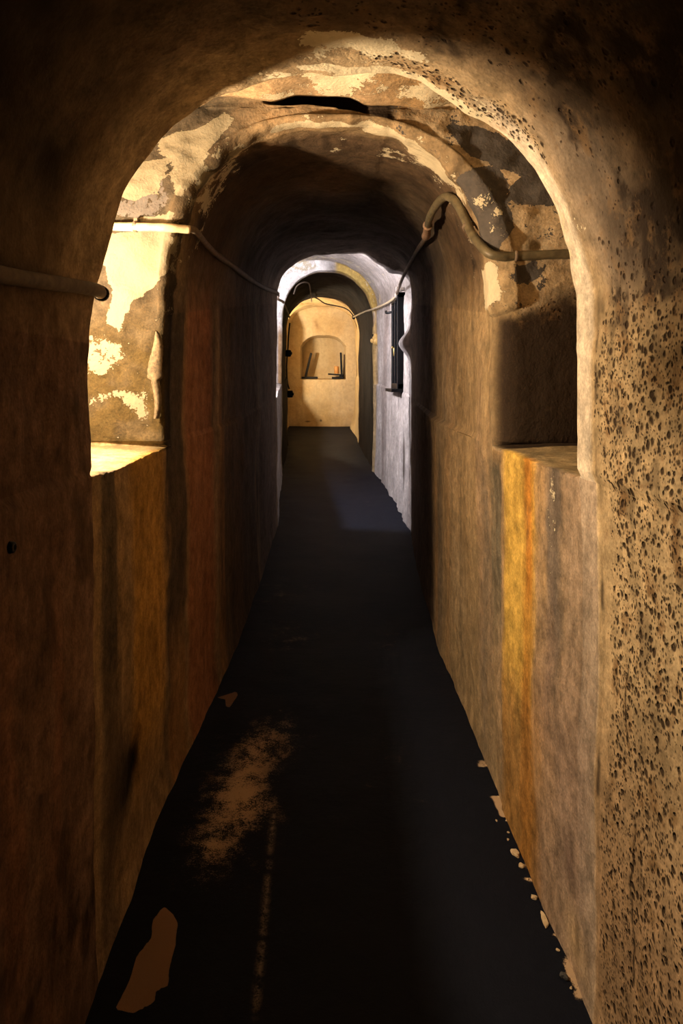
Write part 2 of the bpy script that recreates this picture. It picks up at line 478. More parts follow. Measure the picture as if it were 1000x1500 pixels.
# ---- left-hand parapet and second passage's left wall
lp = (K <= 3) & left & (by > 1.73) & (by < 6.5) & ((K == 0) | C)
put(lp, (.64, .36, .09), .9 * band(2.06, 2.46, ty + .03 * n2, .05) * sst(.1, .5, bz) * (K == 0))
put(lp, (.09, .075, .065), .9 * band(2.49, 2.77, ty + .04 * n2, .03) * sst(.3, .7, bz) * side)
put(lp, (.12, .095, .07), .85 * band(1.78, 1.91, ty + .03 * n2, .02) * sst(.55, .9, bz + .3 * n2) * (K == 0))
put(lp, (.50, .21, .11), .8 * band(2.82, 3.35, ty + .08 * n2, .06) * side)
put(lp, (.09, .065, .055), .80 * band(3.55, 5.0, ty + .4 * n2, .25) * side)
put(lp, (.13, .088, .07), .85 * band(5.1, 6.5, by + .2 * n2, .2) * side)  # far end darkened to hold down light spilling from the middle recess
put(K == 0, (.02, .014, .010), 1.5 * np.clip(blob(ty, bz, 2.01, .35, .17, .08) * sst(2.18, 2.14, ty) - .08, 0, 1))
put((K == 0) & (by > 1.5) & (by < 2.2), (.10, .075, .06), .8 * blob(ty, bz, 1.90, .40, .12, .18))
soot_shade += np.where((K == 0) & (by > 1.5) & (by < 2.1), .5 * blob(by, bz, 1.86, .42, .09, .22), 0)
# ---- second vault and the far part of that passage: shade painted into the colour
soot_shade += np.where(C, (.42 + .45 * fbm(bx * 4, by * 1.4, bz * 4, 3, 341)) * arch * sst(2.55, 3.0, by), 0)
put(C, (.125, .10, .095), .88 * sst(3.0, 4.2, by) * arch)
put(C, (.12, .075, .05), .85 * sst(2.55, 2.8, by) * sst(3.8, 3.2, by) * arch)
put(C & right, (.12, .085, .07), .9 * sst(4.0, 4.6, by) * side)  # wall beyond the shadow edge painted near black
# ---- middle recess: pale lime wash; glow on the arch ring painted in
put(Dm | (C & right & (by > 6.2)), (.56, .51, .48), .88 * ONE)
put(Dm & right, (.30, .24, .21), .75 * side * sst(.05, .45, fbm(by * 5, bz * .3, bx, 2, 361)))
soot_shade += np.where(Dm & right, .8 * sst(.25, .5, fbm(by * 10, bz * 1.3, bx, 3, 363)) * side, 0)
pale += np.where(Dm & (K == 3), .3 + .4 * n1, 0)
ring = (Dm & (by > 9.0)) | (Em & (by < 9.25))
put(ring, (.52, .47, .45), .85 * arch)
put(ring & left, (1.3, 1.24, 1.18), sst(2.1, 2.4, bz) * sst(0, -.25, bx))  # lamp glow on the upper left rim painted near white
put(ring & (bx > -.02) & (bz > 2.42), (.72, .49, .12), .9 * sst(-.02, .05, bx) * sst(2.42, 2.5, bz + .05 * n1))  # yellow light along the rim put into the colour, here and below
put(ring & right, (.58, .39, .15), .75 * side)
put(Em & (by > 9.3), (.018, .0085, .0045), ONE)  # shade of the third passage painted as near-black plaster
put(Fm, (.66, .50, .27), .85 * ONE)
mott = np.where(Dm | Em, .7, np.where(Fm, .35, np.where(C, .85, 1.)))
soot_shade = np.clip(soot_shade, 0, 1)
base *= (1 + .35 * fbm(bx * 6, by * 6, bz * 5, 3, 371))[..., None]
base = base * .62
base = np.where((A & left & (K != 3))[..., None], base * .8, base)  # shaded left wall darkened further
base = np.where(A[..., None], base * (1 - .3 * arch * sst(1.6, 1.4, by))[..., None], base)  # unlit end of the near vault darkened once more
base = np.where((jl | (B & left & (K == 1)))[..., None], base * np.where(K == 1, .75, 1 - .75 * wl)[..., None], base)  # left jamb and sill colour lowered against the glare of the close lamp
wash = np.where((B | (C & (by < 2.56))) & left & (K >= 1), np.where(bx < -.42, 0., np.clip((bx + .42) / .4, 0, 1)), 1.)  # lime wash beside the lamp dimmed the same way
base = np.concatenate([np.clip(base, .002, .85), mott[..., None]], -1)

# ------------------------------------------------------------------ materials


def nt(mat):
    mat.use_nodes = True
    t = mat.node_tree
    return t, t.nodes, t.links, t.nodes['Principled BSDF']


def node(nodes, typ, **kw):
    n = nodes.new(typ)
    for k_, v_ in kw.items():
        setattr(n, k_, v_)
    return n


def plaster_material(name, pitted):
    m = bpy.data.materials.new(name)
    t, N_, L, bsdf = nt(m)
    tc = node(N_, 'ShaderNodeTexCoord')

    def noise(scale, detail, rough=.55, vec=None, dist=0.):
        n = node(N_, 'ShaderNodeTexNoise')
        n.inputs['Scale'].default_value = scale
        n.inputs['Detail'].default_value = detail
        n.inputs['Roughness'].default_value = rough
        n.inputs['Distortion'].default_value = dist
        L.new(vec if vec else tc.outputs['Object'], n.inputs['Vector'])
        return n.outputs['Fac']

    def math_(op, a, b=None, c=None):
        n = node(N_, 'ShaderNodeMath', operation=op)
        for k_, q in enumerate((a, b, c)):
            if q is None:
                continue
            if isinstance(q, (int, float)):
                n.inputs[k_].default_value = q
            else:
                L.new(q, n.inputs[k_])
        return n.outputs[0]

    def step(v_, a, b):
        n = node(N_, 'ShaderNodeMapRange', interpolation_type='SMOOTHSTEP')
        L.new(v_, n.inputs['Value'])
        n.inputs['From Min'].default_value = a
        n.inputs['From Max'].default_value = b
        return n.outputs['Result']

    def attr(name):
        n = node(N_, 'ShaderNodeAttribute', attribute_name=name)
        return n

    def mix(fac, a, b, blend='MIX'):
        n = node(N_, 'ShaderNodeMix', data_type='RGBA', blend_type=blend)
        if isinstance(fac, (int, float)):
            n.inputs[0].default_value = fac
        else:
            L.new(fac, n.inputs[0])
        for k_, q in ((6, a), (7, b)):
            if isinstance(q, tuple):
                n.inputs[k_].default_value = q + (1,)
            else:
                L.new(q, n.inputs[k_])
        return n.outputs[2]

    ab = attr('base')
    base_ = ab.outputs['Color']
    a_mot = ab.outputs['Alpha']
    field = node(N_, 'ShaderNodeSeparateColor')
    fa = attr('field')
    L.new(fa.outputs['Color'], field.inputs[0])
    a_wash = fa.outputs['Alpha']
    a_pale, a_grey, a_pit = field.outputs[0], field.outputs[1], field.outputs[2]
    a_soot_shade = attr('soot_shade').outputs['Fac']
    nmid = noise(24, 3, .65)
    nfine = noise(115, 1, .7)
    tear_ = noise(15, 5, .64)
    mp = node(N_, 'ShaderNodeMapping')
    mp.inputs['Scale'].default_value = (1, 1, .13)
    L.new(tc.outputs['Object'], mp.inputs[0])
    streak = noise(21, 4, .66, mp.outputs[0])
    # mottled tone
    tone = math_('MULTIPLY_ADD', nmid, 1.25, .36)
    tone = math_('MULTIPLY', tone, math_('MULTIPLY_ADD', nfine, .8, .60))
    tone = math_('MULTIPLY', tone, math_('MULTIPLY_ADD', step(tear_, .34, .62), .34, .76))
    tone = math_('MULTIPLY', tone, math_('MULTIPLY_ADD', streak, .9, .55))
    n_ = node(N_, 'ShaderNodeMix', data_type='RGBA', blend_type='MULTIPLY')
    L.new(a_mot, n_.inputs[0])
    L.new(base_, n_.inputs[6])
    comb = node(N_, 'ShaderNodeCombineColor')
    for q in range(3):
        L.new(tone, comb.inputs[q])
    L.new(comb.outputs[0], n_.inputs[7])
    c = n_.outputs[2]
    # soot, and shade painted as a dark tone
    tear = math_('ADD', math_('MULTIPLY_ADD', tear_, 1.5, -.75), math_('MULTIPLY_ADD', nfine, .5, -.25))
    sm = math_('MULTIPLY', a_soot_shade, step(math_('ADD', a_soot_shade, math_('MULTIPLY', tear, .8)), .0, .75))
    c = mix(sm, c, (.033, .022, .015))
    # slate patches (bare cement) and lime wash, both with torn outlines
    gm = step(math_('ADD', a_grey, tear), .46, .53)
    gcol = mix(nmid, (.045, .040, .038), (.13, .112, .10))
    c = mix(gm, c, gcol)
    pm = step(math_('SUBTRACT', a_pale, tear), .46, .53)
    pcol = mix(nmid, (.48, .40, .27), (.66, .58, .42))
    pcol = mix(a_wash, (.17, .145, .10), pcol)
    c = mix(pm, c, pcol)
    pall = None
    if pitted:
        # pits: little dark holes, in clusters
        wv = node(N_, 'ShaderNodeTexNoise')
        wv.inputs['Scale'].default_value = 30
        wv.inputs['Detail'].default_value = 1
        L.new(tc.outputs['Object'], wv.inputs['Vector'])
        warp = node(N_, 'ShaderNodeVectorMath', operation='MULTIPLY_ADD')
        L.new(wv.outputs['Color'], warp.inputs[0])
        warp.inputs[1].default_value = (.017, .017, .017)
        L.new(tc.outputs['Object'], warp.inputs[2])

        def pits(scale, r0, r1, lo, hi):
            vo = node(N_, 'ShaderNodeTexVoronoi', feature='F1')
            vo.inputs['Scale'].default_value = scale
            vo.inputs['Randomness'].default_value = 1
            L.new(warp.outputs[0], vo.inputs['Vector'])
            sep = node(N_, 'ShaderNodeSeparateColor')
            L.new(vo.outputs['Color'], sep.inputs[0])
            hole = step(math_('DIVIDE', vo.outputs['Distance'], math_('MULTIPLY_ADD', sep.outputs[1], .8, .5)), r1, r0)
            keep = step(math_('ADD', a_pit, math_('ADD', math_('MULTIPLY', sep.outputs[0], .55), math_('MULTIPLY', tear_, .8))), lo, hi)
            return math_('MULTIPLY', math_('MULTIPLY', hole, keep), step(a_pit, .02, .2))
        p1 = pits(52, .20, .44, 1.36, 1.48)
        p2 = pits(108, .20, .48, 1.28, 1.44)
        pall = math_('MAXIMUM', p1, p2)
        # the pitted render is stained unevenly between the holes
        c = mix(math_('MULTIPLY', a_pit, step(tear_, .50, .68)), c, (.19, .115, .055))
        c = mix(math_('MULTIPLY', pall, .95), c, (.035, .021, .013))
    L.new(c, bsdf.inputs['Base Color'])
    bsdf.inputs['Roughness'].default_value = .82
    bsdf.inputs['Specular IOR Level'].default_value = .06
    # relief
    h = math_('MULTIPLY_ADD', nmid, .0065, math_('MULTIPLY', nfine, .0014))
    if pitted:
        h = math_('SUBTRACT', h, math_('MULTIPLY', p1, .007))
    else:
        h = math_('ADD', h, math_('MULTIPLY', pm, .0022))
    b = node(N_, 'ShaderNodeBump')
    b.inputs['Strength'].default_value = .9
    b.inputs['Distance'].default_value = 1.0
    L.new(h, b.inputs['Height'])
    L.new(b.outputs[0], bsdf.inputs['Normal'])
    return m


M_PLASTER = plaster_material('old_plaster', False)
M_PITTED = plaster_material('pitted_plaster', True)


def floor_material():
    m = bpy.data.materials.new('worn_black_floor_paint')
    t, N_, L, bsdf = nt(m)
    tc = node(N_, 'ShaderNodeTexCoord')

    def noise(scale, detail, rough=.6):
        n = node(N_, 'ShaderNodeTexNoise')
        n.inputs['Scale'].default_value = scale
        n.inputs['Detail'].default_value = detail
        n.inputs['Roughness'].default_value = rough
        L.new(tc.outputs['Object'], n.inputs['Vector'])
        return n.outputs['Fac']

    def math_(op, a, b=None, c=None):
        n = node(N_, 'ShaderNodeMath', operation=op)
        for k_, q in enumerate((a, b, c)):
            if q is None:
                continue
            if isinstance(q, (int, float)):
                n.inputs[k_].default_value = q
            else:
                L.new(q, n.inputs[k_])
        return n.outputs[0]

    def step(v_, a, b):
        n = node(N_, 'ShaderNodeMapRange', interpolation_type='SMOOTHSTEP')
        L.new(v_, n.inputs['Value'])
        n.inputs['From Min'].default_value = a
        n.inputs['From Max'].default_value = b
        return n.outputs['Result']

    def mix(fac, a, b):
        n = node(N_, 'ShaderNodeMix', data_type='RGBA')
        L.new(fac, n.inputs[0])
        for k_, q in ((6, a), (7, b)):
            if isinstance(q, tuple):
                n.inputs[k_].default_value = q + (1,)
            else:
                L.new(q, n.inputs[k_])
        return n.outputs[2]
    f = node(N_, 'ShaderNodeSeparateColor')
    at = node(N_, 'ShaderNodeAttribute', attribute_name='field')
    L.new(at.outputs['Color'], f.inputs[0])
    worn, bare, chalk = f.outputs[0], f.outputs[1], f.outputs[2]
    nb, nm, nf = noise(5, 6), noise(30, 6, .7), noise(190, 3, .75)
    c = mix(nm, (.0030, .0039, .0082), (.0066, .0081, .0150))
    scuff = step(math_('ADD', math_('MULTIPLY', nb, .6), math_('MULTIPLY', nf, .5)), .62, .85)
    c = mix(math_('MULTIPLY', scuff, .5), c, (.040, .040, .050))
    wm = math_('MULTIPLY', worn, step(math_('ADD', math_('MULTIPLY', worn, .8), math_('ADD', math_('MULTIPLY_ADD', noise(13, 5, .7), 2.6, -1.3), math_('MULTIPLY_ADD', nf, 2.0, -1.0))), .30, .90))
    c = mix(wm, c, (.46, .32, .20))
    bm = step(math_('ADD', bare, math_('MULTIPLY_ADD', noise(22, 5), .5, -.25)), .47, .53)
    c = mix(bm, c, (.24, .14, .08))
    cm = math_('MULTIPLY', chalk, step(math_('ADD', math_('MULTIPLY', nm, .7), math_('MULTIPLY', nf, .5)), .5, .68))
    c = mix(math_('MULTIPLY', cm, .8), c, (.26, .20, .15))
    L.new(c, bsdf.inputs['Base Color'])
    bsdf.inputs['Roughness'].default_value = .65
    bsdf.inputs['Specular IOR Level'].default_value = .10
    h = math_('ADD', math_('MULTIPLY', nm, .003), math_('MULTIPLY', nf, .0012))
    h = math_('ADD', h, math_('MULTIPLY', nb, .006))
    h = math_('SUBTRACT', h, math_('MULTIPLY', bm, .0025))
    b = node(N_, 'ShaderNodeBump')
    b.inputs['Strength'].default_value = .8
    b.inputs['Distance'].default_value = 1
    L.new(h, b.inputs['Height'])
    L.new(b.outputs[0], bsdf.inputs['Normal'])
    return m


def simple_material(name, ca, cb, rough=.6, scale=40, bump=.0006, metallic=0., spec=.4):
    m = bpy.data.materials.new(name)
    t, N_, L, bsdf = nt(m)
    tc = node(N_, 'ShaderNodeTexCoord')
    n = node(N_, 'ShaderNodeTexNoise')
    n.inputs['Scale'].default_value = scale
    n.inputs['Detail'].default_value = 6
    n.inputs['Roughness'].default_value = .65
    L.new(tc.outputs['Object'], n.inputs['Vector'])
    r = node(N_, 'ShaderNodeValToRGB')
    r.color_ramp.elements[0].position = .35
    r.color_ramp.elements[1].position = .68
    r.color_ramp.elements[0].color = ca + (1,)
    r.color_ramp.elements[1].color = cb + (1,)
    L.new(n.outputs['Fac'], r.inputs[0])
    L.new(r.outputs[0], bsdf.inputs['Base Color'])
    bsdf.inputs['Roughness'].default_value = rough
    bsdf.inputs['Metallic'].default_value = metallic
    bsdf.inputs['Specular IOR Level'].default_value = spec
    if bump:
        b = node(N_, 'ShaderNodeBump')
        b.inputs['Distance'].default_value = 1
        b.inputs['Strength'].default_value = .8
        mm = node(N_, 'ShaderNodeMath', operation='MULTIPLY')
        L.new(n.outputs['Fac'], mm.inputs[0])
        mm.inputs[1].default_value = bump
        L.new(mm.outputs[0], b.inputs['Height'])
        L.new(b.outputs[0], bsdf.inputs['Normal'])
    return m


M_FLOOR = floor_material()
M_OLIVE = simple_material('olive_painted_conduit', (.085, .066, .038), (.17, .135, .075), .5, 30, .0008)
M_LIMED = simple_material('limewashed_conduit', (.40, .31, .19), (.60, .48, .30), .7, 34, .0015)
M_DUSTY = simple_material('dusty_brown_conduit', (.10, .07, .05), (.20, .145, .10), .75, 30, .001)
M_PINK = simple_material('reddish_clay_coupling', (.30, .17, .10), (.46, .28, .18), .7, 40, .001)
M_BLACK = simple_material('black_painted_metal', (.0015, .0015, .002), (.004, .004, .005), .5, 60, .0004, 0., .22)
M_PANE = simple_material('dark_dusty_glass', (.004, .005, .008), (.008, .009, .013), .12, 8, 0, 0., .6)
M_BRASS = simple_material('worn_brass', (.55, .36, .08), (.75, .55, .20), .35, 50, .0003, .9)
M_WHITE = simple_material('white_porcelain', (.55, .50, .45), (.75, .70, .64), .35, 30, .0003)
M_OCHRE = simple_material('ochre_plaster_lump', (.46, .27, .07), (.66, .44, .16), .8, 40, .002)
M_CANDLE = simple_material('orange_wax', (.42, .19, .05), (.56, .27, .08), .5, 30, .0005)
M_CHIP = simple_material('broken_plaster', (.42, .29, .16), (.62, .48, .30), .85, 60, .001)
M_FLAKE = simple_material('curled_plaster', (.06, .042, .022), (.16, .115, .065), .85, 70, .002)
M_PEBBLE = simple_material('dark_grit', (.03, .028, .028), (.07, .062, .056), .7, 60, .001)
M_WOOD = simple_material('dark_wood', (.05, .028, .016), (.11, .062, .034), .7, 25, .001)


# ------------------------------------------------------------------ linking helpers
def tag(o, label=None, cat=None, group=None, kind=None):
    if label: o['label'] = label
    if cat: o['category'] = cat
    if group: o['group'] = group
    if kind: o['kind'] = kind
    return o


def mesh_obj(name, verts, faces, mat, parent=None, smooth=True):
    me = bpy.data.meshes.new(name)
    me.from_pydata([tuple(map(float, v_)) for v_ in verts], [], [tuple(map(int, f_)) for f_ in faces])
    me.materials.append(mat)
    if smooth:
        me.polygons.foreach_set('use_smooth', [True] * len(me.polygons))
    me.update()
    o = bpy.data.objects.new(name, me)
    COL.objects.link(o)
    if parent: o.parent = parent
    return o


def empty(name, loc):
    o = bpy.data.objects.new(name, None)
    o.location = loc
    o.empty_display_size = .05
    COL.objects.link(o)
    return o


def grid_mesh(name, Xg, Yg, Zg, Ng, mat, cattr, fattr=None, flip=False):
    """a mesh object from a rectangular patch of the shell, keeping the shell's own normals so seams do not show"""
    r, c = Xg.shape
    co = np.stack([Xg, Yg, Zg], -1).reshape(-1, 3)
    idx = np.arange(r * c).reshape(r, c)
    q = np.stack([idx[:-1, :-1], idx[1:, :-1], idx[1:, 1:], idx[:-1, 1:]], -1).reshape(-1, 4)
    if Ng is not None:                         # wind the faces the way the normals point
        i0, j0 = r // 2, c // 2
        pa = np.array([Xg[i0 + 1, j0] - Xg[i0, j0], Yg[i0 + 1, j0] - Yg[i0, j0], Zg[i0 + 1, j0] - Zg[i0, j0]])
        pb = np.array([Xg[i0, j0 + 1] - Xg[i0, j0], Yg[i0, j0 + 1] - Yg[i0, j0], Zg[i0, j0 + 1] - Zg[i0, j0]])
        flip = np.dot(np.cross(pa, pb), Ng[i0, j0]) < 0
    if flip:
        q = q[:, ::-1]
    me = bpy.data.meshes.new(name)
    me.vertices.add(len(co)); me.loops.add(q.size); me.polygons.add(len(q))
    me.vertices.foreach_set('co', co.astype(np.float32).ravel())
    me.loops.foreach_set('vertex_index', q.astype(np.int32).ravel())
    me.polygons.foreach_set('loop_start', np.arange(0, q.size, 4, dtype=np.int32))
    me.polygons.foreach_set('use_smooth', np.ones(len(q), dtype=bool))
    me.update(calc_edges=True)
    for nm, arr in cattr.items():
        if arr.ndim == 3:
            a = me.attributes.new(nm, 'FLOAT_COLOR', 'POINT')
            full = np.ones((r * c, 4), np.float32)
            full[:, :arr.shape[2]] = np.clip(arr, 0, 4).reshape(-1, arr.shape[2])
            a.data.foreach_set('color', full.ravel())
        else:
            a = me.attributes.new(nm, 'FLOAT', 'POINT')
            a.data.foreach_set('value', arr.astype(np.float32).ravel())
    me.materials.append(mat)
    if Ng is not None:
        me.normals_split_custom_set_from_vertices(Ng.reshape(-1, 3).astype(np.float32).tolist())
    o = bpy.data.objects.new(name, me)
    COL.objects.link(o)
    return o


# ------------------------------------------------------------------ the shell, cut into its pieces
c_lowL = (0, NLOW)
c_silL = (NLOW - 1, NLOW + NSILL + 1)
c_vL = (NLOW + NSILL, NLOW + NSILL + NV + 1)
c_arc = (NLOW + NSILL + NV, NLOW + NSILL + NV + NARC + 1)
c_vR = (NLOW + NSILL + NV + NARC, NC - NLOW - NSILL)
c_silR = (NC - NLOW - NSILL - 1, NC - NLOW + 1)
c_lowR = (NC - NLOW, NC)
FIELD = np.stack([np.clip(pale, 0, 3), np.clip(grey, 0, 3), np.clip(pit, 0, 1.2), wash], -1)


def piece(name, secs, c0, c1, label, mat=None):
    ii = np.where(np.isin(row_sec, secs))[0]
    r0, r1 = ii.min(), min(ii.max() + 2, NR)
    sl = (slice(r0, r1), slice(c0, c1))
    o = grid_mesh(name, X[sl], Y[sl], Z[sl], N[sl], mat or M_PLASTER, {'base': base[sl], 'field': FIELD[sl], 'soot_shade': soot_shade[sl]})
    tag(o, label, kind='structure')
    return o


L0, L1 = c_lowL[0], c_vL[1]
R0, R1 = c_vR[0], c_lowR[1]
piece('wall_left', [0], L0, L1, 'unlit brown plaster wall of the nearest passage, left, carrying a stub of conduit')
piece('wall_right', [0], R0, R1, 'pitted tan plaster wall of the nearest passage, right, full of small dark holes', M_PITTED)
piece('ceiling', [0], *c_arc, 'shade-darkened plaster vault of the nearest passage above the first arch', M_PITTED)
piece('wall_left', [1], *c_lowL, 'ochre-streaked parapet under the bright left sill')
piece('trim_1', [1], *c_silL, 'brightly lit plaster sill of the left recess')
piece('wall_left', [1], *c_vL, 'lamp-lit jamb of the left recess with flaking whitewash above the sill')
piece('wall_right', [1], *c_lowR, 'parapet under the right sill with yellow and orange rust runs')
piece('trim_2', [1], *c_silR, 'dim plaster sill of the right recess above the yellow rust runs')
piece('wall_right', [1], *c_vR, 'jamb of the right recess, sooty brown below and flaking pale plaster above', M_PITTED)
piece('ceiling', [1], *c_arc, 'flaking lit vault between the first and second arches')
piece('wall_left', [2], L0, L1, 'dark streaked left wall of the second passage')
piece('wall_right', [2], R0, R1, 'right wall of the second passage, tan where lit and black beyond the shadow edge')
piece('ceiling', [2], *c_arc, 'grey-brown shade-darkened vault of the second passage')
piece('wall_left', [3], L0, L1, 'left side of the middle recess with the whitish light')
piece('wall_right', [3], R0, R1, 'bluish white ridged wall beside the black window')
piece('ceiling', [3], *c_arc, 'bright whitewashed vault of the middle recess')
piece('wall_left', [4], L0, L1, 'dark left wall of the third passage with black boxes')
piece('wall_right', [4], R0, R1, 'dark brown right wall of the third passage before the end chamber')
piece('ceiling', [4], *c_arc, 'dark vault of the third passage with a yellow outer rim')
piece('wall_left', [5, 6, 7], L0, L1, 'left side of the lamp-lit end chamber')
piece('wall_right', [5, 6, 7], R0, R1, 'narrow lit right wall of the end chamber')
piece('ceiling', [5, 6, 7], *c_arc, 'golden vault of the lamp-lit end chamber')

# ------------------------------------------------------------------ end wall with its arched niche
YE = 13.93
gx = np.linspace(-1.15, .60, 176); gz = np.linspace(.35, 3.15, 240)
GX, GZ = np.meshgrid(gx, gz)
nx0, nx1, nz0, nz1 = -.695, .225, 1.565, 2.45
hx = (nx1 - nx0) / 2; cx = (nx0 + nx1) / 2
topz = nz1 - .22 * np.clip(np.abs(GX - cx) / hx, 0, 1) ** 3.2
ins = np.minimum(np.minimum(GX - nx0, nx1 - GX), np.minimum(GZ - nz0, topz - GZ))
dep = .42 * sst(-.006, .012, ins) * 1.0
cove = -.30 * sst(2.45, 3.0, GZ) ** 1.5                # the wall leans forward into the vault
GY = YE + dep + cove + fbm(GX * 2.5, GZ * 2.5, GX * 0, 3, 401) * .03 * (1 - sst(0, .02, ins))
GY += -.10 * blob(GX, GZ, -.40, 2.66, .06, .08) * 0
ne = grid_normals(GX, GY, GZ)
ne = np.where((ne[..., 1:2] > 0), -ne, ne)
eb = np.zeros(GX.shape + (3,)) + np.array((.68, .54, .34))
ef = fbm(GX * 3, GZ * 3, GX * 0 + 2, 3, 411)
eb = mixc(eb, (.56, .36, .14), np.clip(.25 + ef, 0, 1) * .5 + .3 * sst(1.2, .7, GZ))
eb = mixc(eb, (.36, .23, .12), .75 * np.exp(-(((GX + .37) + .35 * (GZ - 2.68)) / .045) ** 2 - ((GZ - 2.66) / .10) ** 2))
edark = np.where(ins > .03, .12, 0) + .9 * blob(GX, GZ, -.55, .70, .07, .02) + .9 * blob(GX, GZ, -.28, .72, .03, .03)  # niche inside and two low spots slightly darker
eb = np.concatenate([eb * .7, np.full(GX.shape + (1,), .3)], -1)
wall_end = grid_mesh('wall_end', GX, GY, GZ, ne, M_PLASTER, {'base': eb, 'field': np.zeros(GX.shape + (4,)), 'soot_shade': edark})
tag(wall_end, 'golden plaster end wall with an arched niche at eye height', kind='structure')

# ------------------------------------------------------------------ floor
fy = np.concatenate([np.linspace(-3, 1.2, 22, endpoint=False), np.linspace(1.2, 4.2, 300, endpoint=False), np.linspace(4.2, 14.1, 180)])
fx = np.linspace(-1.0, 1.0, 221)
FX, FY = np.meshgrid(fx, fy)
FZ = zfloor(FY) + fbm(FX * 2.5, FY * 2.5, FX * 0, 3, 501) * .008 + .006 * np.abs(FX) ** 2
nf_ = grid_normals(FX, FY, FZ)
nf_ = np.where(nf_[..., 2:3] < 0, -nf_, nf_)
warp_ = fbm(FX * 7, FY * 5, FX * 0, 3, 511) * .05
gxx, gyy = FX + warp_, FY + warp_ * 1.5
worn = 1.1 * blob(gxx, gyy, -.35, 2.48, .12, .30) + .65 * blob(gxx, gyy, -.43, 2.16, .08, .12) + .65 * blob(gxx, gyy, -.28, 2.85, .12, .20)
worn += .33 * blob(gxx, gyy, -.26, 4.0, .18, .22) + .28 * blob(gxx, gyy, -.40, 4.7, .2, .25) + .22 * blob(gxx, gyy, .30, 3.9, .08, .25)
worn += .20 * blob(gxx, gyy, .35, 7.4, .14, .25) + .14 * blob(gxx, gyy, .22, 2.8, .12, .25)
worn += .25 * np.exp(-((FY - (2.55 - .5 * (FX - .1))) / .012) ** 2) * band(.08, .38, FX, .04)
fl = [((x - 490) * 1.5 / (y - 560), 1500.0 / (y - 560)) for x, y in
      [(168, 1478), (178, 1462), (192, 1430), (200, 1402), (222, 1375), (224, 1350), (240, 1330), (252, 1340), (260, 1352), (256, 1385), (247, 1418), (246, 1442), (228, 1450), (226, 1466), (196, 1482)]]
bare = 1.15 * poly(FX, FY, fl, .008)
fl = [((x - 490) * 1.5 / (y - 560), 1500.0 / (y - 560)) for x, y in [(318, 1022), (346, 1013), (348, 1018), (336, 1036), (331, 1034), (330, 1024)]]
bare += 1.15 * poly(FX, FY, fl, .008)
# paint missing in a broken, crumbling rim along the right wall
foot_x = np.interp(FY, *zip(*LOWR)) - .010
rim = sst(.016, .004, (foot_x - FX) + .012 * fbm(FY * 30, FX * 30, FX * 0, 2, 529))
worn += np.where(FX > 0, 1.6 * rim * (.0 + 1.0 * sst(.1, .35, fbm(FY * 16, FX * 2, FX * 0, 3, 531))) * band(1.6, 2.7, FY, .2), 0)
chalk = np.exp(-((FX - (-.187 - .032 * (FY - 1.6) * 1.0)) / .008) ** 2) * band(1.63, 2.38, FY, .05) * sst(-.55, -.1, fbm(FY * 45, FX * 0, FX * 0, 2, 541))
floor = grid_mesh('floor', FX, FY, FZ, nf_, M_FLOOR, {'field': np.stack([worn, bare, chalk], -1)})
tag(floor, 'black painted passage floor with worn tan patches and a broken chalk line', kind='structure')


# ------------------------------------------------------------------ shapes for the fittings
def catmull(pts, per=8):
    pts = [np.array(p, float) for p in pts]
    ext = [2 * pts[0] - pts[1]] + pts + [2 * pts[-1] - pts[-2]]
    out = []
    for i in range(1, len(ext) - 2):
        p0, p1, p2, p3 = ext[i - 1:i + 3]
        for k_ in range(per):
            t = k_ / per
            out.append(.5 * ((2 * p1) + (-p0 + p2) * t + (2 * p0 - 5 * p1 + 4 * p2 - p3) * t * t + (-p0 + 3 * p1 - 3 * p2 + p3) * t ** 3))
    out.append(pts[-1])
    return out


def tube(path, radius, seg=12, wob=0., seed=1):
    vs, fs = [], []
    n = len(path)
    t0 = path[1] - path[0]
    up = np.array((0, 0, 1.)) if abs(t0[2]) < .9 * np.linalg.norm(t0) else np.array((1., 0, 0))
    for i in range(n):
        t = path[min(i + 1, n - 1)] - path[max(i - 1, 0)]
        t = t / np.linalg.norm(t)
        up = up - t * np.dot(up, t)
        up = up / np.linalg.norm(up)
        sd = np.cross(t, up)
        r = radius(i / (n - 1)) if callable(radius) else radius
        r *= 1 + wob * math.sin(i * 1.7 + seed) * .5 + wob * math.sin(i * .61 + seed)
        for k_ in range(seg):
            a = 2 * math.pi * k_ / seg
            vs.append(path[i] + (up * math.cos(a) + sd * math.sin(a)) * r)
    for i in range(n - 1):
        for k_ in range(seg):
            a, b = i * seg + k_, i * seg + (k_ + 1) % seg
            fs.append((a, b, b + seg, a + seg))
    fs.append(tuple(range(seg - 1, -1, -1)))
    fs.append(tuple(range((n - 1) * seg, n * seg)))
    return vs, fs


def bbox(c, s, bev=.15, rot=None):
    """box with chamfered edges; c centre, s full sizes, rot optional 3x3"""
    bx_, by_, bz_ = [q / 2 for q in s]
    b = min(s) * bev
    import bmesh
    bm = bmesh.new()
    bmesh.ops.create_cube(bm, size=1)
    for v_ in bm.verts:
        v_.co.x *= s[0]; v_.co.y *= s[1]; v_.co.z *= s[2]
    bmesh.ops.bevel(bm, geom=list(bm.edges), offset=b, segments=2, affect='EDGES', profile=.5)
    vs = [np.array(v_.co) for v_ in bm.verts]
    bm.verts.index_update()
    fs = [tuple(v_.index for v_ in f_.verts) for f_ in bm.faces]
    bm.free()
    R = np.eye(3) if rot is None else np.array(rot)
    return [R @ v_ + np.array(c) for v_ in vs], fs


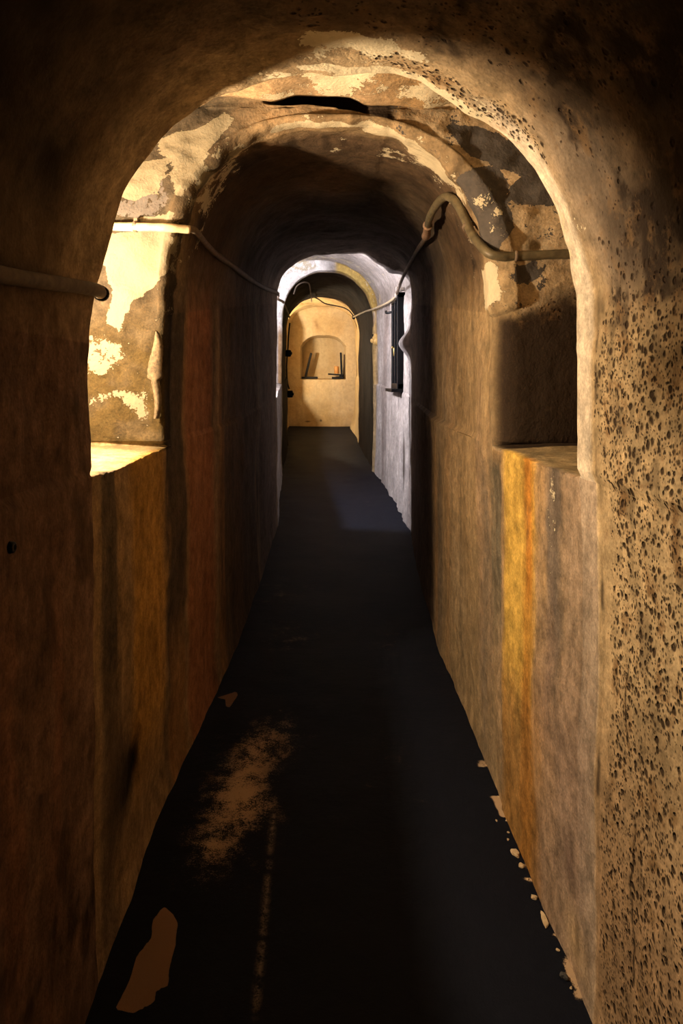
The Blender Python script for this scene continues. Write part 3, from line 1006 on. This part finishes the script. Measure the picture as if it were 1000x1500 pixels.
def lathe(c, axis, prof, seg=16):
    """profile [(r, h)] turned about axis through c"""
    ax_ = np.array(axis, float); ax_ /= np.linalg.norm(ax_)
    t = np.array((0, 0, 1.)) if abs(ax_[2]) < .9 else np.array((1., 0, 0))
    u_ = np.cross(ax_, t); u_ /= np.linalg.norm(u_)
    v2 = np.cross(ax_, u_)
    vs, fs = [], []
    for r, h in prof:
        for k_ in range(seg):
            a = 2 * math.pi * k_ / seg
            vs.append(np.array(c) + ax_ * h + (u_ * math.cos(a) + v2 * math.sin(a)) * r)
    for i in range(len(prof) - 1):
        for k_ in range(seg):
            a, b = i * seg + k_, i * seg + (k_ + 1) % seg
            fs.append((a, b, b + seg, a + seg))
    fs.append(tuple(range(seg - 1, -1, -1)))
    fs.append(tuple(range((len(prof) - 1) * seg, len(prof) * seg)))
    return vs, fs


def join(*parts):
    vs, fs = [], []
    for v_, f_ in parts:
        o_ = len(vs)
        vs += list(v_)
        fs += [tuple(i + o_ for i in q) for q in f_]
    return vs, fs


def parts_thing(name, loc, label, cat, group=None):
    return tag(empty(name, loc), label, cat, group)


def part(name, root, vf, mat, label=None, parent=None, smooth=True):
    """a mesh child; the vertices come in world space"""
    loc = np.array(root.location)
    off = np.array(parent.location) if parent is not None else 0
    o = mesh_obj(name, [np.array(v_) - loc for v_ in vf[0]], vf[1], mat, parent if parent is not None else root, smooth)
    if label: o['label'] = label
    return o


# ---- conduit stub on the near left wall
t = parts_thing('conduit', (-.60, 1.2, 1.69), 'dark dusty conduit ending in a stub at the left arch edge', 'conduit')
pth = catmull([(-.578, .45, 1.655), (-.583, .9, 1.672), (-.586, 1.24, 1.692), (-.588, 1.487, 1.713), (-.590, 1.68, 1.728), (-.604, 1.765, 1.730)], 8)
part('pipe', t, tube(pth, .0165, 14, .03), M_DUSTY)
d_ = pth[-1] - pth[-3]; d_ = d_ / np.linalg.norm(d_)
part('end_cap', t, lathe(pth[-1] - d_ * .012, d_, [(.0165, 0), (.0200, .001), (.0205, .022), (.017, .026), (.004, .027)], 14), M_BLACK, 'black blunt end of the conduit')

# ---- conduit over the left jamb and along the second passage
t = parts_thing('conduit', (-.61, 2.43, 2.05), 'limewashed conduit across the bright left jamb, thinning along the dark wall', 'conduit')
part('pipe', t, tube(catmull([(-1.20, 2.425, 2.052), (-.90, 2.432, 2.056), (-.75, 2.428, 2.053), (-.613, 2.425, 2.050), (-.525, 2.470, 2.052)], 10), .0155, 14, .05), M_LIMED)
part('cable', t, tube(catmull([(-.54, 2.462, 2.054), (-.523, 2.54, 2.066), (-.540, 2.75, 2.085), (-.553, 3.1, 2.096), (-.556, 3.7, 2.132), (-.552, 4.6, 2.182), (-.545, 5.5, 2.25), (-.528, 6.3, 2.322), (-.60, 7.2, 2.38),
                               (-.675, 8.9, 2.55), (-.70, 9.6, 2.57), (-.745, 11.30, 2.575)], 7), lambda q: .013 if q < .3 else .016, 10, .06), M_DUSTY, 'thin dusty cable running on from the conduit')
part('clip', t, join(lathe((-.716, 2.429, 2.0535), (1, 0, 0), [(.0155, 0), (.0195, .001), (.0195, .014), (.0155, .015)], 14), bbox((-.709, 2.445, 2.076), (.014, .03, .022))), M_DUSTY, 'small dark saddle clip')

# ---- conduit on the right: flat over the jamb, up round the corner, on along the wall
t = parts_thing('conduit', (.64, 2.47, 1.96), 'olive swan-necked conduit on the right jamb, bending up round the corner', 'conduit')
part('pipe', t, tube(catmull([(1.15, 2.475, 1.965), (.90, 2.474, 1.965), (.777, 2.470, 1.962), (.66, 2.468, 1.955), (.600, 2.462, 1.954), (.560, 2.470, 1.966), (.534, 2.53, 2.015), (.522, 2.63, 2.085), (.500, 2.70, 2.180),
                              (.474, 2.76, 2.243), (.452, 2.84, 2.268), (.436, 3.00, 2.262), (.436, 3.16, 2.250), (.458, 3.36, 2.262)], 8), .0175, 14, .03), M_OLIVE)
part('coupling', t, tube(catmull([(.447, 3.28, 2.254), (.456, 3.36, 2.262), (.468, 3.47, 2.257), (.478, 3.58, 2.266)], 5), lambda q: .023 if q < .2 or q > .8 else .0195, 14, .02), M_PINK, 'reddish coupling at the end of the bend')
part('cable', t, tube(catmull([(.476, 3.56, 2.262), (.494, 3.75, 2.285), (.53, 4.4, 2.345), (.562, 5.2, 2.385), (.590, 6.0, 2.40), (.610, 6.45, 2.40), (.618, 6.78, 2.385)], 7), .0135, 10, .05), M_DUSTY, 'thin dark cable running on along the shaded wall')
for cc, ax_ in (((.655, 2.468, 1.955), (1, 0, -.05)), ((.517, 2.655, 2.105), (-.2, .55, .75))):
    a_ = np.array(ax_, float) / np.linalg.norm(ax_)
    part('clip', t, join(lathe(np.array(cc) - a_ * .007, a_, [(.0175, 0), (.0215, .001), (.0215, .013), (.0175, .014)], 14), bbox(np.array(cc) + np.array((.022, .014, .014)), (.016, .02, .014))), M_DUSTY, 'dark clip round the conduit')

# ---- grey cable from the white insulators to the third passage
t = parts_thing('wall_cable', (.62, 7.0, 2.39), 'thin grey cable slanting from white insulators to the dark far arch', 'cable')
part('cable', t, tube(catmull([(.622, 6.80, 2.385), (.630, 7.15, 2.385), (.600, 7.7, 2.40), (.545, 8.4, 2.43), (.480, 8.95, 2.452), (.440, 9.6, 2.50), (.375, 10.6, 2.555), (.315, 11.45, 2.595)], 7), .013, 10, .04), M_LIMED)
part('end_plug', t, bbox((.318, 11.47, 2.59), (.05, .06, .06), .25), M_BLACK, 'black plug at the far end')
for k_, (yy, zz) in enumerate(((6.78, 2.425), (6.86, 2.375))):
    t = None
    xw = .69
    o = mesh_obj('insulator', *lathe((xw, yy, zz), (-1, 0, 0), [(.018, 0), (.018, .022), (.027, .026), (.029, .045), (.020, .056), (.026, .064), (.024, .082), (.010, .088)], 14), M_WHITE)
    tag(o, ('white porcelain insulator at the top corner of the black window, upper of two', 'white porcelain insulator just below its twin beside the black window top')[k_], 'insulator')

# ---- black window in the right wall of the middle recess
XW = .672
win = parts_thing('window_1', (XW, 7.1, 1.42), 'narrow tall black-framed window with dark glass and a brass catch', None)
win['kind'] = 'structure'
y0, y1, z0, z1 = 6.80, 7.52, 1.43, 2.40
fr = join(bbox((XW, y0 + .03, (z0 + z1) / 2), (.10, .06, z1 - z0)), bbox((XW, y1 - .03, (z0 + z1) / 2), (.10, .06, z1 - z0)), bbox((XW, (y0 + y1) / 2, z1 - .03), (.098, y1 - y0, .06)), bbox((XW, (y0 + y1) / 2, z0 + .03), (.098, y1 - y0, .06)))
part('window_frame', win, fr, M_BLACK, smooth=False)
part('mullion', win, bbox((XW - .004, (y0 + y1) / 2, (z0 + z1) / 2), (.085, .045, z1 - z0 - .1)), M_BLACK, smooth=False)
for k_ in range(2):
    ya_ = y0 + .055 if k_ == 0 else (y0 + y1) / 2 + .02
    yb_ = (y0 + y1) / 2 - .02 if k_ == 0 else y1 - .055
    part('pane', win, bbox((XW + .005, (ya_ + yb_) / 2, (z0 + z1) / 2), (.02, yb_ - ya_, z1 - z0 - .11)), M_PANE, smooth=False)
part('window_sill', win, bbox((XW - .03, (y0 + y1) / 2 + .02, z0 - .012), (.16, y1 - y0 + .10, .034)), M_BLACK, smooth=False)
la = part('latch', win, join(bbox((XW - .050, (y0 + y1) / 2, 1.82), (.012, .022, .085), .3), lathe((XW - .054, (y0 + y1) / 2, 1.865), (-1, 0, 0), [(.008, 0), (.008, .008), (.012, .011), (.012, .018), (.004, .021)], 12)), M_BRASS, 'worn brass catch')
part('handle', win, tube(catmull([(XW - .04, y1 - .03, 2.27), (XW - .085, y1 + .0, 2.265), (XW - .10, y1 + .05, 2.27), (XW - .10, y1 + .10, 2.29)], 6), .014, 10), M_BLACK)

# ---- lump with a bolt on the corner of the third passage
t = parts_thing('bolt_boss', (.56, 9.0, 2.07), 'ochre plaster lump with a bolt head on the far right corner', 'wall fitting')
vs, fs = lathe((.60, 8.99, 2.07), (-1, 0, 0), [(.085, 0), (.088, .02), (.080, .05), (.072, .075), (.060, .092), (.03, .10)], 18)
vs = [v_ + np.array((0, 1, 1)) * .012 * math.sin(37 * v_[0] + 23 * v_[1] + 31 * v_[2]) for v_ in vs]
part('lump', t, (vs, fs), M_OCHRE)
part('bolt', t, lathe((.505, 8.96, 2.045), (-1, -.1, 0), [(.030, 0), (.032, .012), (.026, .030), (.012, .036)], 12), M_OCHRE, 'round bolt head')
part('washer', t, lathe((.509, 8.97, 2.115), (-1, 0, 0), [(.018, 0), (.02, .006), (.014, .016), (.004, .018)], 12), M_BLACK, 'dark small nut')

# ---- switch boxes with a hanging cable on the far left
for (bx0, bz0, sz0, lab) in ((-.775, 1.985, .115, 'small black switch box high on the far left arch edge'), (-.745, 1.305, .120, 'small black switch box below its twin on the far left arch edge')):
    t = parts_thing('switch_box', (bx0 - .03, 11.42, bz0), lab, 'switch', 'switch boxes at the end chamber')
    part('box', t, bbox((bx0, 11.42, bz0), (.095, .10, sz0), .2), M_BLACK)
    part('knob', t, lathe((bx0 + .04, 11.40, bz0), (1, -.3, 0), [(.026, 0), (.028, .012), (.022, .022), (.008, .026)], 12), M_BLACK)
o = mesh_obj('hanging_cable', *tube(catmull([(-.755, 11.50, 2.50), (-.775, 11.48, 2.30), (-.79, 11.52, 2.05), (-.803, 11.51, 1.90), (-.805, 11.47, 1.70), (-.795, 11.50, 1.50), (-.765, 11.51, 1.385)], 7), .013, 8), M_BLACK)
tag(o, 'black cable hanging between two switch boxes on the far left', 'cable')

# ---- thin wires on the far vaults
o = mesh_obj('vault_wire', *tube(catmull([(-.56, 9.30, 2.70), (-.52, 9.28, 2.80), (-.45, 9.30, 2.855), (-.385, 9.40, 2.875), (-.355, 9.6, 2.872), (-.365, 10.4, 2.865), (-.385, 11.4, 2.85)], 8), .010, 8), M_DUSTY)
tag(o, 'thin brown wire crossing the dark vault before the end chamber', 'wire')
o = mesh_obj('hanging_cable', *tube(catmull([(-.36, 11.72, 2.965), (-.28, 11.75, 2.93), (-.18, 11.78, 2.865), (-.06, 11.80, 2.835), (.12, 11.80, 2.80), (.24, 11.78, 2.74), (.325, 11.68, 2.63)], 8), .012, 8), M_DUSTY)  # drooping tube stands in for the shading edge of the vault
tag(o, 'brown tube tracing the shading edge across the mouth of the bright end chamber', 'cable')

# ---- things on the sill of the end niche
ZN = 1.572


def bar(p, q, wd, th):
    p, q = np.array(p, float), np.array(q, float)
    d = q - p; l = np.linalg.norm(d); d /= l
    yv = np.array((0, 1., 0)); xv = np.cross(yv, d); xv /= np.linalg.norm(xv); yv = np.cross(d, xv)
    return bbox((p + q) / 2, (wd, th, l), .12, np.stack([xv, yv, d], 1))


t = parts_thing('iron_bracket', (-.55, 14.08, ZN), 'leaning black iron bracket at the left of the end niche', 'bracket')
part('upright', t, bar((-.605, 14.08, ZN + .03), (-.482, 14.10, 2.105), .046, .05), M_BLACK, smooth=False)
part('foot', t, bbox((-.515, 14.08, ZN + .022), (.33, .10, .044)), M_BLACK, smooth=False)
t = parts_thing('iron_bracket', (.10, 14.08, ZN), 'upright black iron bracket with a flat arm at the right of the end niche', 'bracket')
part('upright', t, bar((.150, 14.12, ZN), (.126, 14.12, 2.115), .042, .05), M_BLACK, smooth=False)
part('arm', t, bar((.19, 14.08, ZN + .075), (-.135, 14.06, ZN + .098), .030, .13), M_BLACK, smooth=False)
part('foot', t, bbox((.065, 14.08, ZN + .020), (.25, .12, .040)), M_BLACK, smooth=False)
part('strut', t, bar((.10, 14.08, ZN + .03), (.17, 14.08, ZN + .09), .05, .08), M_BLACK, smooth=False)
o = mesh_obj('candle', *lathe((.040, 14.07, ZN + .106), (0, 0, 1), [(.046, 0), (.050, .004), (.049, .14), (.044, .152), (.02, .150), (.004, .146)], 18), M_CANDLE)
tag(o, 'squat orange candle standing on the right bracket', 'candle')
o = mesh_obj('wooden_slat', *bar((.185, 14.26, ZN), (.205, 14.30, 2.08), .03, .05), M_WOOD, smooth=False)
tag(o, 'thin dark slat leaning in the right corner of the end niche', 'slat')

# ---- peeling plaster at the left jamb's arris
jamb = [o for o in COL.objects if o.name.startswith('wall_left') and o.get('label', '').startswith('lamp-lit jamb')][0]
vs, fs = [], []
nz_, nx_ = 40, 9
for i in range(nz_):
    q = i / (nz_ - 1)
    zz = 1.37 + .315 * q
    wd = .027 * (math.sin(math.pi * (q * .86 + .14)) ** .5) * (.55 if q < .45 else 1)
    for k_ in range(nx_):
        a = k_ / (nx_ - 1)
        vs.append((-.640 + (a - .5) * 2 * wd + .006 * math.sin(q * 9), 2.452 - .018 * math.sin(math.pi * a) ** .6 - .003 * math.sin(i * 2.1 + k_ * 1.7), zz))
for i in range(nz_ - 1):
    for k_ in range(nx_ - 1):
        a = i * nx_ + k_
        fs.append((a, a + nx_, a + nx_ + 1, a + 1))
fk = mesh_obj('plaster_flake', vs, fs, M_FLAKE, jamb)
fk['label'] = 'upright curl of peeling plaster on the arris'
# ---- plug in the near left wall
o = mesh_obj('wall_plug', *lathe((-.604, 1.240, 1.200), (1, 0, 0), [(.010, 0), (.0115, .014), (.0105, .022), (.006, .024), (.004, .016)], 12), M_BLACK)
tag(o, 'small black round plug in the near left wall', 'wall plug')


# ---- crumbs of plaster and grit along the right-hand foot of the wall
def chip(name, x, y, sx, sy, sz, mat, seed, label, group=None):
    import bmesh
    bm = bmesh.new()
    bmesh.ops.create_icosphere(bm, subdivisions=2, radius=1)
    rr = random.Random(seed)
    ph = [rr.uniform(0, 6.28) for _ in range(4)]
    for v_ in bm.verts:
        c_ = v_.co
        k_ = 1 + .28 * math.sin(3.1 * c_.x + ph[0]) * math.cos(2.7 * c_.y + ph[1]) + .14 * math.sin(6 * c_.x + 5 * c_.y + ph[2])
        c_.x *= k_ * sx; c_.y *= k_ * sy; c_.z = max(-.35, min(.75, c_.z)) * sz
    bm.verts.index_update()
    vs = [np.array(v_.co) for v_ in bm.verts]; fs = [tuple(v_.index for v_ in f_.verts) for f_ in bm.faces]
    bm.free()
    o = mesh_obj(name, vs, fs, mat, None, False)
    jx, jy = int(round((x + 1) / 2 * 220)), int(np.argmin(np.abs(fy - y)))
    x += .022
    o.location = (x, y, float(FZ[jy, min(jx, 220)]) + .33 * sz)
    o.rotation_euler = (0, 0, rr.uniform(-.5, .5))
    tag(o, label, 'chip' if mat is M_CHIP else 'pebble', group)


chip('plaster_chip', .562, 1.900, .009, .032, .008, M_CHIP, 1, 'largest long plaster chip at the foot of the right wall')
chip('plaster_chip', .552, 2.17, .012, .018, .008, M_CHIP, 2, 'broad plaster chip below the yellow rust run')
chip('plaster_chip', .556, 2.115, .008, .010, .006, M_CHIP, 3, 'smaller plaster chip beside the broad one by the yellow run')
chip('plaster_chip', .558, 1.985, .011, .008, .007, M_CHIP, 4, 'plaster chip midway between the long chip and broad chip')
chip('pebble', .556, 1.720, .009, .011, .009, M_PEBBLE, 5, 'dark grit pebble near the front of the right wall foot')
for k_, (x, y) in enumerate(((.568, 2.40), (.565, 2.33), (.555, 2.27), (.530, 2.33), (.560, 2.06), (.566, 1.80), (.563, 1.69), (.545, 2.235), (.57, 2.46))):
    chip('plaster_crumb', x, y, .003 + .002 * (k_ % 3) / 2, .004 + .002 * (k_ % 2), .003, M_CHIP, 20 + k_, 'tiny pale plaster crumb along the right wall foot', 'tiny plaster crumbs on the floor')
